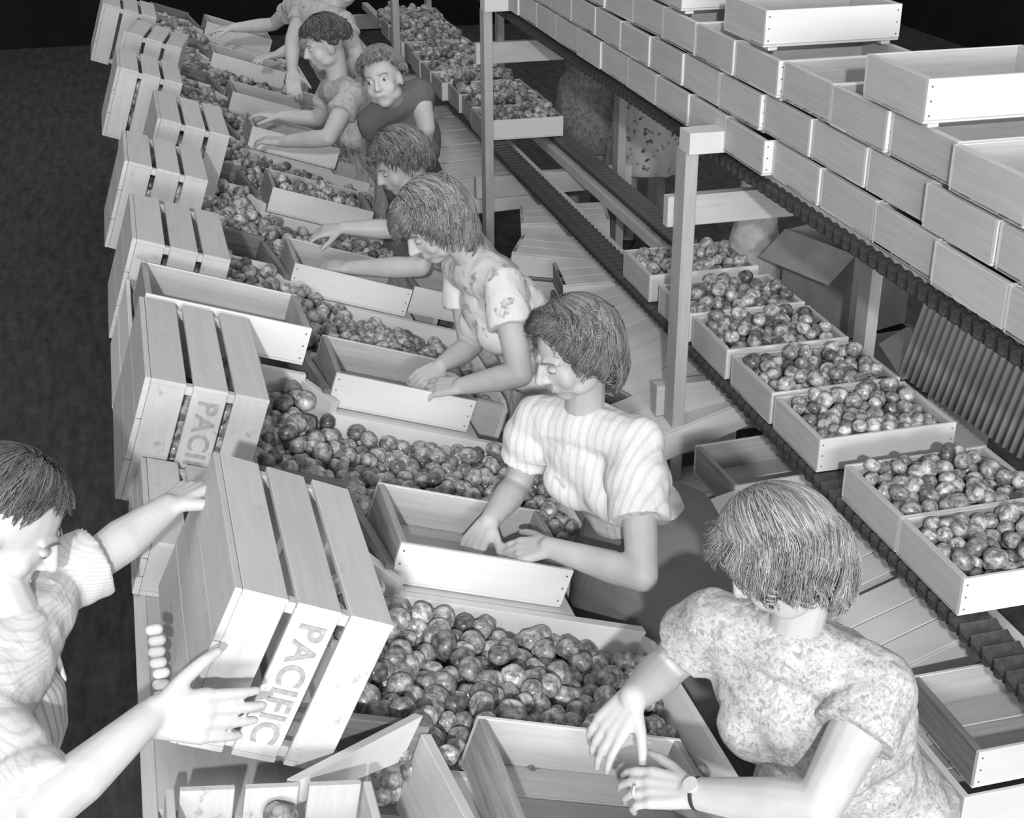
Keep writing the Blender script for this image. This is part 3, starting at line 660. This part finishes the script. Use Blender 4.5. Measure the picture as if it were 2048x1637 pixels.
def person(label, j, hf, hu, pelvis=None, skinm='skin_fair', girth=1.0, voxel=.005, f=None, hands=None, dress=None, hem=.42, sleeve=('short', .5, .060, .072), neck_drop=0, hs=1.0, group=None, bust=True):
    j = {k: V(v) for k, v in j.items()}
    mid = (j['ls'] + j['rs']) / 2; r = (j['rs'] - j['ls']); r.z *= .5; r.normalize(); f = V(f).normalized() if f else V((0, 0, 1)).cross(r).normalized()
    pv = V(pelvis) if pelvis else V((1.2, mid.y + .03, .88)); base = V((pv.x, pv.y, 0)); up = (mid - pv).normalized(); r2 = r
    fb = up.cross(r2); fb = -fb if fb.dot(f) < 0 else fb; fb.normalize(); Mt = frame((0, 0, 0), r2, fb, up).to_3x3()
    root = thing('person', label, 'person', TR(*base), group)
    j = {k: v - base for k, v in j.items()}; mid = mid - base; pv = pv - base
    M = headM(j['head'], hf, hu); g = girth
    mb = MB(); head(mb, M, hs)
    nb = mid + up * .03 - fb * .01; mb.capsule(nb, .050, M @ V((0, -.022, -.055)), .048, 14)
    def torso(m_, e, nk=0):
        L = (mid - pv).length
        m_.ell(pv, (.150 * g + e, .112 * g + e, .13 + e), Mt); m_.ell(pv + up * L * .36, (.118 * g + e, .095 * g + e, .16), Mt); m_.ell(pv + up * L * (.70 - .6 * nk), (.142 * g + e, .108 * g + e, .17 - nk * .3), Mt)
        m_.capsule(pv, .115 * g + e, pv + up * L * .7, .105 * g + e, 18, (fb, .82))
        for s_, k in ((-1, 'ls'), (1, 'rs')):
            m_.capsule(mid + up * (.015 - nk * .3) + (r2 * (s_ * nk)), .058 + e - nk * .25, j[k], .050 + e, 12); m_.capsule(mid - up * .09 + r2 * (s_ * .05), .075 + e, j[k] - up * .02, .048 + e, 12)
            if bust: m_.ell(pv + up * L * .68 + fb * .085 * g + r2 * (s_ * .062 * g), (.064 + e * .5, .050 + e * .5, .066), Mt)
    torso(mb, 0)
    for s_, a, b_, c_ in (('l', 'ls', 'le', 'lw'), ('r', 'rs', 're', 'rw')):
        A, B, C_ = j[a], j[b_], j[c_]; gg = .5 + .5 * g
        mb.capsule(A, .050 * gg, A.lerp(B, .5), .044 * gg); mb.capsule(A.lerp(B, .5), .044 * gg, B, .037 * gg); mb.capsule(B, .037 * gg, B.lerp(C_, .32), .040 * gg); mb.capsule(B.lerp(C_, .32), .040 * gg, C_, .0255 * gg)
        hd = hands.get(s_, {}) if hands else {}
        d = j[s_ + 't'] - C_; hand(mb, C_ - d.normalized() * .008, hd.get('d', d), hd.get('n', V((0, 0, 1)) + f * .1 + d * 0), s_ == 'r', hd.get('curl', .55), hd.get('s', .98), hd.get('spread', 0))
    for s_ in (-1, 1):
        h_ = pv + r2 * (.085 * s_); k_ = V((h_.x, h_.y, .46)) + f * .03; an = V((h_.x, h_.y, .08))
        mb.capsule(h_, .088, k_, .056); mb.capsule(k_, .054, k_.lerp(an, .35), .055); mb.capsule(k_.lerp(an, .35), .055, an, .036); mb.capsule(an - V((0, 0, .035)), .036, an + f * .13 - V((0, 0, .045)), .030, 12, ((0, 0, 1), .8))
        sh = MB().capsule(an - V((0, 0, .030)) - f * .03, .042, an + f * .15 - V((0, 0, .040)), .036, 12, ((0, 0, 1), .8)); put('shoe', sh.mesh('shoe', 'shoe_leather', True), root)
    put('body', remesh(mb, 'body', skinm, voxel, 4), root)
    if dress:
        db = MB(); torso(db, .016, neck_drop)
        if hem is not None:
            rings = []
            for k in range(9):
                q_ = k / 8; z = pv.z + .04 + (hem - pv.z - .04) * q_; ax = (.150 * g + .016) * (1 + .35 * q_); ay = (.112 * g + .016) * (1 + .55 * q_)
                rings.append([V((pv.x, pv.y, z)) + r2 * (ax * math.cos(t) * (1 + .03 * q_ * math.sin(9 * t))) + f * (ay * math.sin(t) * (1 + .03 * q_ * math.sin(9 * t))) for t in [2 * PI * i / 40 for i in range(40)]])
            db.loft(rings)
        kind, fr, r0, r1 = sleeve
        for a, b_ in (('ls', 'le'), ('rs', 're')):
            A, B = j[a], j[b_]; E_ = A.lerp(B, fr)
            if kind != 'none':
                db.ell(A, (r0, r0, r0)); db.capsule(A, r0, E_, r1, 18, None, True)
                if kind == 'puff': db.ell(A.lerp(B, fr * .5), (r1 * 1.08,) * 3)
                if kind == 'rolled': db.capsule(E_ - (B - A).normalized() * .05, r1 + .008, E_, r1 + .010, 18, None, True)
        put(dress[0], remesh(db, dress[0], dress[1], max(.006, voxel), 5, .007, 13), root)
    return root, M, V((0, 0, 0)), j, dict(mid=mid, pv=pv, up=up, f=f, fb=fb, r=r2, Mt=Mt)
W1 = {'head': (0.979, 1.886, 1.506), 'ls': (1.134, 1.767, 1.281), 'rs': (0.918, 2.005, 1.299), 're': (0.882, 2.116, 1.133), 'rw': (0.758, 1.985, 1.173), 'rt': (0.689, 1.967, 1.1), 'le': (0.967, 1.644, 1.153), 'lw': (0.81, 1.811, 1.081), 'lt': (0.684, 1.877, 1.078)}
W2 = {'head': (0.919, 2.9, 1.485), 'ls': (1.061, 2.837, 1.248), 'rs': (0.888, 3.065, 1.223), 're': (0.839, 3.105, 1.022), 'rw': (0.722, 2.948, 1.015), 'rt': (0.661, 2.898, 0.974), 'le': (1.004, 2.601, 1.019), 'lw': (0.828, 2.786, 1.02), 'lt': (0.723, 2.841, 0.984)}
W3 = {'head': (0.796, 3.912, 1.492), 'ls': (0.978, 3.779, 1.322), 'rs': (0.914, 4.064, 1.284), 're': (0.925, 3.996, 1.038), 'rw': (0.804, 3.888, 1.032), 'rt': (0.707, 3.859, 0.994), 'le': (0.985, 3.61, 1.101), 'lw': (0.831, 3.73, 1.03), 'lt': (0.73, 3.802, 1.005)}
W4 = {'head': (0.861, 4.784, 1.436), 'ls': (0.992, 4.764, 1.234), 'rs': (0.946, 4.997, 1.216), 're': (0.897, 5.063, 1.091), 'rw': (0.688, 5.072, 1.113), 'rt': (0.548, 5.098, 1.092), 'le': (0.904, 4.674, 1.074), 'lw': (0.663, 4.815, 1.045), 'lt': (0.537, 4.903, 1.04)}
W5 = {'head': (0.917, 5.391, 1.602), 'ls': (1.086, 5.523, 1.494), 'rs': (0.891, 5.525, 1.396), 're': (0.93, 5.847, 1.186), 'rw': (0.974, 5.802, 1.118), 'rt': (1.0, 5.776, 1.08), 'le': (1.094, 5.44, 1.378), 'lw': (1.09, 5.633, 1.187), 'lt': (1.038, 5.679, 1.136)}
W6 = {'head': (0.812, 6.247, 1.583), 'ls': (0.898, 6.121, 1.375), 'rs': (0.848, 6.398, 1.328), 're': (0.79, 6.46, 1.191), 'rw': (0.624, 6.511, 1.206), 'rt': (0.514, 6.549, 1.224), 'le': (0.768, 5.968, 1.228), 'lw': (0.581, 6.163, 1.175), 'lt': (0.448, 6.257, 1.179)}
W7 = {'head': (1.016, 7.887, 1.644), 'ls': (0.975, 7.683, 1.441), 'rs': (0.875, 7.946, 1.456), 're': (0.777, 8.14, 1.333), 'rw': (0.549, 8.086, 1.335), 'rt': (0.4, 8.122, 1.328), 'le': (0.856, 7.544, 1.328), 'lw': (0.73, 7.501, 1.292), 'lt': (0.609, 7.473, 1.286)}
W8 = {'head': (1.036, 7.108, 1.703), 'ls': (1.005, 6.97, 1.524), 'rs': (0.847, 7.252, 1.545), 're': (0.771, 7.157, 1.43), 'rw': (0.747, 7.039, 1.294), 'rt': (0.737, 6.934, 1.193), 'le': (1.049, 6.835, 1.39), 'lw': (0.979, 6.903, 1.259), 'lt': (0.923, 6.885, 1.193)}
MAN = {'head': (-0.296, 2.163, 1.618), 'ls': (-0.263, 2.261, 1.419), 'rs': (-0.351, 1.927, 1.391), 're': (-0.257, 1.744, 1.349), 'rw': (-0.095, 1.863, 1.399), 'rt': (0.036, 1.898, 1.401), 'le': (-0.166, 2.312, 1.433), 'lw': (-0.038, 2.409, 1.466), 'lt': (0.049, 2.485, 1.48)}
# woman 1, lower right
root, M, base, j, B = person(label='fair-haired woman in a small-patterned dress at the lower right, head bowed over her tray', j=W1, hf=(-.62, .42, -.66), hu=(-.56, .32, .76), girth=1.22, voxel=.0042, dress=('dress', 'dress_paisley'), pelvis=(1.22, 1.93, .88),
    hands=dict(r=dict(n=(-.45, -.35, .8), curl=.45), l=dict(n=(-.1, -.35, .9), curl=.75)), sleeve=('short', .42, .064, .076))
face_bits(root, M, base)
hair(root, M, base, 'hair_blond', 4500, crown=(.25, .05, 1), front=56, side=108, back=140, curl=.022, cf=2.6, vol=1.05, width=.0015, curl_from=.62, curls=110, cr=.015, cfrom=.82, seed=3, bulge=.12, seg=16, part=.75, hang=.045, ragged=13)
wc = j['lw'] - (j['lw'] - j['le']).normalized() * .012; ax = (j['lw'] - j['le']).normalized()
def torus(c, ax, R0, r0, n=28, m_=8, sq=1.0, b0=None):
    ax = V(ax).normalized(); a = ax.orthogonal().normalized() if b0 is None else (V(b0) - ax * ax.dot(V(b0))).normalized(); b = ax.cross(a); mb = MB(); vs = []; fs = []
    for i in range(n):
        t = 2 * PI * i / n; d = a * math.cos(t) * sq + b * math.sin(t); dn = d.normalized()
        for k in range(m_): u = 2 * PI * k / m_; vs.append(V(c) + d * R0 + dn * (r0 * math.cos(u)) + ax * (r0 * 2.2 * math.sin(u)))
    for i in range(n):
        for k in range(m_): fs.append((i * m_ + k, ((i + 1) % n) * m_ + k, ((i + 1) % n) * m_ + (k + 1) % m_, i * m_ + (k + 1) % m_))
    return mb.add(vs, fs)
wt = put('wristwatch', torus(wc, ax, .0285, .0022).mesh('wristwatch', 'shoe_leather', True), root); tn = V((-.1, -.45, .88)); tn = (tn - ax * tn.dot(ax)).normalized()
put('watch_case', MB().capsule(wc + tn * .027, .0145, wc + tn * .035, .0145, 20, None, True).mesh('watch_case', 'watch_metal'), wt)
hd = (j['lt'] - j['lw']).normalized(); put('ring', torus(j['lw'] + hd * .103 + B['r'] * 0 + hd.cross(tn) * -.011 - tn * .002, hd, .0105, .0012, 20, 6).mesh('ring', 'watch_metal', True), root)
# woman 2
root, M, base, j, B = person('curly-haired woman in a pale striped blouse with puffed sleeves, working beside the post', W2, (-.89, -.20, -.41), (-.40, -.10, .91), girth=1.0, voxel=.0045, dress=('blouse', 'blouse_stripe'), hem=None,
    hands=dict(r=dict(n=(-.6, -.4, .6), curl=.8), l=dict(n=(-.2, -.3, .9), curl=.7)), sleeve=('puff', .60, .068, .074), pelvis=(1.165, 2.94, .88))
face_bits(root, M, base)
hair(root, M, base, 'hair_brown', 3200, crown=(.2, .0, 1), front=40, side=104, back=146, curl=.020, cf=3.0, vol=1.04, width=.0019, curl_from=.35, seed=5, curls=230, cr=.013, cfrom=.42, bulge=.14, seg=20, hang=.055, ragged=14)
sk = MB(); rings = []
for k in range(8):
    q_ = k / 7; z = B['pv'].z + .13 + (.42 - B['pv'].z - .13) * q_; e = .150 + .06 * min(1, q_ * 5) + .05 * q_; e2 = .125 + .045 * min(1, q_ * 5) + .06 * q_
    rings.append([V((B['pv'].x, B['pv'].y, z)) + B['r'] * (e * math.cos(t) * (1 + .04 * q_ * math.sin(8 * t))) + B['f'] * (e2 * math.sin(t) * (1 + .04 * q_ * math.sin(8 * t))) for t in [2 * PI * i / 48 for i in range(48)]])
sk.loft(rings); put('skirt', sk.mesh('skirt', 'skirt_grey', True), root)
cl = MB()
for s_ in (-1, 1): cl.capsule(B['mid'] + B['up'] * .02 + B['r'] * (.055 * s_) - B['fb'] * .0, .020, B['mid'] - B['up'] * .05 + B['fb'] * .095 + B['r'] * (.014 * s_), .010, 10, (B['fb'], .5))
put('collar', remesh(cl, 'collar', 'white_cloth', .004, 3), root)
# woman 3
root, M, base, j, B = person('woman in a white floral dress, curly hair falling forward over her face', W3, (-.80, -.25, -.62), (-.62, -.1, .80), girth=1.02, voxel=.005, dress=('dress', 'dress_floral'), hands=dict(r=dict(n=(-.3, -.3, .8)), l=dict(n=(-.2, -.3, .9), curl=.6)), sleeve=('short', .48, .062, .072), pelvis=(1.21, 3.98, .88))
face_bits(root, M, base)
hair(root, M, base, 'hair_auburn', 2600, crown=(.25, .05, 1), front=66, side=122, back=146, curl=.020, cf=3.4, vol=1.10, width=.0022, curl_from=.30, seed=9, curls=230, cr=.013, cfrom=.40, bulge=.17, seg=20, hang=.06, ragged=16)
belt = MB().loft([[B['pv'] + B['up'] * h + B['r'] * (.150 * math.cos(t)) + B['fb'] * (.128 * math.sin(t)) for t in [2 * PI * i / 40 for i in range(40)]] for h in (.10, .125, .15)]); put('belt', belt.mesh('belt', 'white_cloth', True), root)
# woman 4
root, M, base, j, B = person('brown-haired woman half hidden behind the floral-dressed one, bare arms over the tomatoes', W4, (-.86, -.22, -.48), (-.45, -.1, .87), voxel=.007, dress=('dress', 'dress_leaf'), hands=dict(r=dict(n=(0, -.2, 1)), l=dict(n=(0, -.2, 1))), pelvis=(1.22, 4.93, .88), hs=.95)
face_bits(root, M, base, .95)
hair(root, M, base, 'hair_brown', 1100, crown=(.2, .15, 1), front=60, side=104, back=122, curl=.016, cf=2.4, vol=1.06, width=.0032, curl_from=.4, seed=12, curls=90, cfrom=.6, hang=.03, ragged=12, bulge=.12, seg=14, s=.95)
# woman 5
root, M, base, j, B = person('young woman in a dark sleeveless jumper turning to look at the camera', W5, (-.42, -.90, -.02), (-.34, -.12, .93), f=(-.35, -.93, 0), voxel=.006, dress=('jumper', 'jumper_dark'), sleeve=('none', 0, 0, 0), hem=.42, pelvis=(1.12, 5.72, .92), hs=.95)
face_bits(root, M, base, .95, down=False)
hair(root, M, base, 'hair_grey', 1100, crown=(0, -.05, 1), front=56, side=92, back=112, curl=.012, cf=2.0, vol=1.05, width=.003, curl_from=.4, seed=15, curls=60, cfrom=.8, bulge=.08, seg=12, s=.95)
# woman 6
root, M, base, j, B = person('dark-haired woman in profile, patterned short-sleeved dress', W6, (-.92, -.12, -.36), (-.34, -.05, .93), voxel=.007, dress=('dress', 'dress_leaf'), sleeve=('short', .45, .058, .066), pelvis=(1.15, 6.28, .90), hs=.95)
face_bits(root, M, base, .95)
hair(root, M, base, 'hair_dark', 1000, crown=(0, .05, 1), front=58, side=88, back=104, curl=.014, cf=2.0, vol=1.06, width=.003, curl_from=.4, seed=18, curls=60, cfrom=.75, bulge=.08, seg=12, s=.95)
# arms of two more workers at the top of the frame
for jj, lab, sd, pvv, sl in ((W8, 'worker at the top edge whose single arm hangs down to the tomatoes', 21, (1.18, 7.12, .95), ('short', .4, .056, .062)), (W7, 'farthest bench worker, at the top edge, both forearms over a tray', 22, (1.16, 7.85, .95), ('short', .4, .058, .064))):
    root, M, base, j, B = person(lab, jj, (-.85, -.1, -.5), (-.5, 0, .86), voxel=.008, dress=('dress', 'dress_dim'), sleeve=sl, pelvis=pvv, hs=.95)
    face_bits(root, M, base, .95); hair(root, M, base, 'hair_dark', 500, front=58, side=95, back=112, seed=sd, width=.004, s=.95)
# two women standing beyond the rack
for x, y, mt, hm, lab, sd in ((2.62, 8.06, 'dress_small', .52, 'woman in a small-patterned dress standing beyond the rack, head hidden by the upper boxes', 31), (2.80, 7.52, 'dress_bold', .52, 'woman with a boldly printed dress hem standing beyond the rack, beside the rear post', 32)):
    jj = dict(head=(x - .02, y - .02, 1.55), ls=(x + .12, y - .10, 1.32), rs=(x - .12, y + .10, 1.32), le=(x + .14, y - .25, 1.12), re=(x - .20, y + .02, 1.12), lw=(x + .02, y - .38, 1.27), rw=(x - .24, y - .18, 1.27), lt=(x - .02, y - .42, 1.36), rt=(x - .25, y - .24, 1.36))
    root, M, base, j, B = person(lab, jj, (-.5, -.75, -.3), (-.1, -.2, .95), pelvis=(x, y, .88), voxel=.009, dress=('dress', mt), hem=hm, f=(-.5, -.8, 0), skinm='skin_tan', girth=1.1)
    face_bits(root, M, base); hair(root, M, base, 'hair_dark', 400, seed=sd, width=.004)
# the man at the left
root, M, base, j, B = person('man at the lower left in a rolled-sleeve shirt and striped overalls, gripping a slatted crate', MAN, (.72, -.12, -.68), (.62, 0, .78), pelvis=(-.62, 2.02, .95), skinm='skin_fair', girth=1.12, voxel=.0045, f=(.96, -.25, 0), dress=('shirt', 'shirt_fine'), hem=None, bust=False, sleeve=('rolled', .92, .066, .060), hs=1.02,
    hands=dict(r=dict(d=(.96, .05, -.22), n=(.05, -.95, .25), curl=.16, s=1.12, spread=-.035), l=dict(n=(-.1, .1, 1), curl=.7, s=1.0)))
face_bits(root, M, base, 1.02)
hair(root, M, base, 'hair_dark', 2600, front=48, side=72, back=100, curl=.004, cf=1, vol=1.02, width=.0017, seed=41)
ov = MB(); Lm = (B['mid'] - B['pv']).length
ov.capsule(B['pv'] - B['up'] * .02, .150, B['pv'] + B['up'] * Lm * .76, .150, 22, (B['fb'], .97)); ov.ell(B['pv'], (.178, .145, .15), B['Mt'])
for s_ in (-1, 1):
    ov.capsule(B['mid'] + B['up'] * .055 + B['r'] * (.085 * s_), .026, B['pv'] + B['up'] * Lm * .66 + B['fb'] * .10 + B['r'] * (.07 * s_), .026, 10)
    h_ = B['pv'] + B['r'] * (.085 * s_); ov.capsule(h_, .118, V((h_.x, h_.y, .12)), .085, 16, None, True)
put('overalls', remesh(ov, 'overalls', 'hickory', .0065, 4, .008, 12), root)
cl = MB()
for s_ in (-1, 1): cl.capsule(B['mid'] + B['up'] * .055 + B['r'] * (.05 * s_), .018, B['mid'] - B['up'] * .035 + B['fb'] * .095 + B['r'] * (.035 * s_), .010, 10, (B['fb'], .45))
put('collar', remesh(cl, 'collar', 'white_cloth', .004, 3), root)
# all remaining tomatoes: too many to be singled out
so = put('tomatoes', STUFF.mesh('tomatoes', 'tomato_skin_heap', True)); tag(so, 'tomatoes filling the farther bins, boxes and crates', 'tomatoes', None, 'stuff')
